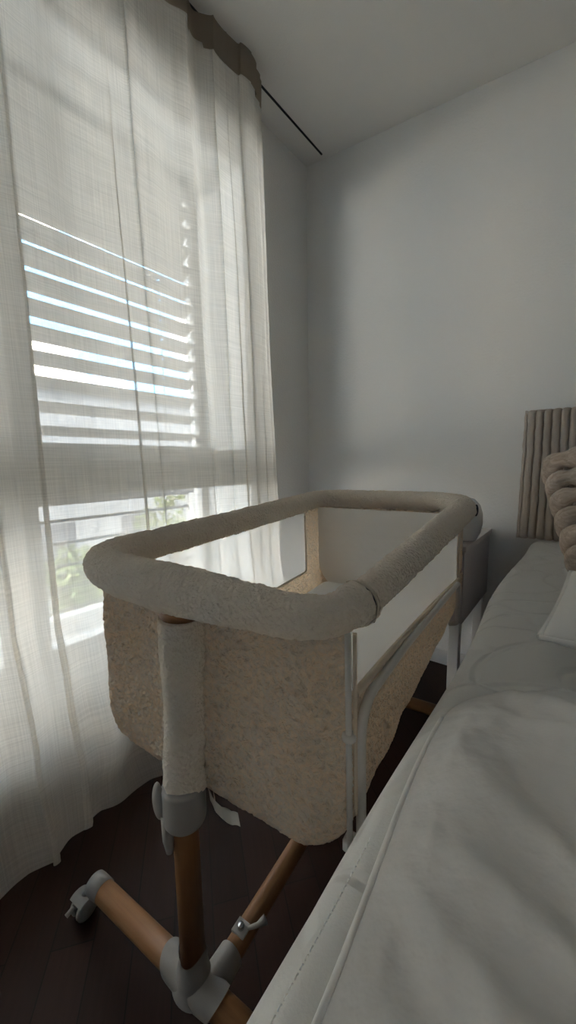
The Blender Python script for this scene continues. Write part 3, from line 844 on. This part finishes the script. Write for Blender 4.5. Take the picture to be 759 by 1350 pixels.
# ribbed plush cushion leaning on the far wall
def ribbed():
    hx, hz, th = .235, .240, .030
    nu, nv = 900, 70; vs = []; fs = []
    for i in range(nu):
        a = i / nu * 2
        front = a < 1
        q = (a if front else 2 - a) * 2 - 1
        for j in range(nv + 1):
            z = -hz + 2 * hz * j / nv
            x = hx * q
            wob = .004 * noise.noise(Vector((x * 4, z * 7, 2))) + .0015 * noise.noise(Vector((x * 9, z * 30, 4)))
            ph = (x + wob + .012) / .0262; ph -= math.floor(ph)
            rib = (1 - (abs(ph - .5) * 2) ** 2.6) ** .6
            prof = (1 - abs(q) ** 10) ** .5
            endk = (1 - abs(2 * j / nv - 1) ** 18) ** .5 * .9 + .1
            y = (th * .55 + .017 * rib) * prof * endk * (1 + .07 * noise.noise(Vector((x * 70, z * 50, 1))))
            vs.append((x * (1 + .012 * noise.noise(Vector((z * 30, 1, 1)))), -y if front else y * .8, z + .005 * rib * math.copysign(1, z) * (1 if j in (0, nv) else 0)))
    for i in range(nu):
        for j in range(nv):
            a = i * (nv + 1) + j; b = ((i + 1) % nu) * (nv + 1) + j; fs.append((a, b, b + 1, a + 1))
    fs.append(tuple(i * (nv + 1) + nv for i in range(nu))); fs.append(tuple(i * (nv + 1) for i in range(nu))[::-1])
    return pyd('ribbed_cushion', vs, fs, MAT['ribfur'])
rc_ = ribbed(); rc_.location = (.028, 1.735, .908); rc_.rotation_euler = (math.radians(-5), 0, 0)
tag(rc_, 'taupe plush cushion with upright ribs leaning against the far wall', 'cushion')

# channelled fur cushion, tilted, on the bed
def furc():
    vs = []; fs = []
    n = 6; pt = .046
    for r in range(n):
        z = pt * 3 - r * pt
        pth = resample(catmull([(.23, .0, z), (.10, -.006, z), (-.06, -.008, z), (-.12, -.006, z + .002), (-.165, .004, z + .004), (-.176, .026, z - .018), (-.170, .050, z - .045), (-.155, .066, z - .064)]), 90)
        def rf(t, a, p):
            e = (1 - abs(2 * t - 1) ** 14) ** .5 if 0 < t < 1 else 0
            k = .0265 - .008 * math.exp(-((t - .76) / .03) ** 2) - .004 * max(0, (t - .7) / .3)
            q = Vector((p.x + .03 * math.cos(a), p.y + .03 * math.sin(a), p.z + .03 * math.cos(a)))
            return max(.0005, e * (k + .003 * noise.noise(q * 25 + Vector((r, r, r))) + .0016 * noise.noise(q * 110)))
        v_, f_ = tube_data(pth, .03, 28, True, rf, len(vs)); vs += v_; fs += f_
        # back of the cushion behind each front roll
        v_, f_ = tube_data([(.22, .075, z), (.0, .085, z), (-.13, .078, z - .02)], .03, 16, True, lambda t, a, p: .030, len(vs)); vs += v_; fs += f_
        v_, f_ = tube_data([(.22, .038, z), (.0, .038, z), (-.14, .038, z - .01)], .03, 16, True, lambda t, a, p: .026, len(vs)); vs += v_; fs += f_
    return pyd('fur_cushion', vs, fs, MAT['fur'])
fc = furc(); fc.location = (.130, 1.19, .866); fc.rotation_euler = (math.radians(-14), math.radians(-14), math.radians(12))
tag(fc, 'thick taupe faux fur cushion with fat channelled rolls at the right', 'cushion')
boxes('care_label', [(-.008, .010, -.0006, .0006, -.008, .008)], MAT['pillow'], fc).location = (-.155, -.03, -.170)
boxes('label_print', [(-.006, .008, -.0012, -.0007, -.004, .002)], MAT['ink'], [c for c in fc.children if c.name.startswith('care_label')][0])

# ------------------------------------------------------------------ cabinet by the far wall and the round device on it
cb = empty('nightstand', (-.56, 1.56, 0), 0, 'low grey nightstand by the far wall behind the crib', 'nightstand')
boxes('body', [(-.245, .243, -.175, .245, .395, .655)], MAT['cabinet'], cb, .002)
boxes('top', [(-.25, .25, -.185, .256, .655, .675)], MAT['cabinet'], cb, .003)
d_ = boxes('drawer', [(-.238, .238, -.187, -.175, .41, .645)], MAT['cabinet'], cb, .002)
boxes('handle', [(-.06, .06, -.196, -.187, .60, .61)], MAT['metal_white'], d_, .002)
for sx in (-.215, .215):
    for sy in (-.15, .225): boxes('leg', [(sx - .018, sx + .018, sy - .018, sy + .018, .0, .395)], MAT['white'], cb, .003)
nl = empty('dome_device', (-.345, 1.50, .675), 0, 'small white rounded device standing on the grey nightstand', 'device')
lathe('body', [(0, 0), (.032, 0), (.037, .004), (.050, .03), (.057, .065), (.056, .10), (.046, .132), (.028, .152), (0, .160)], MAT['white'], nl, 36)
lathe('base_ring', [(.031, 0), (.036, .001), (.036, .006), (.033, .007)], MAT['cabinet'], nl, 30)
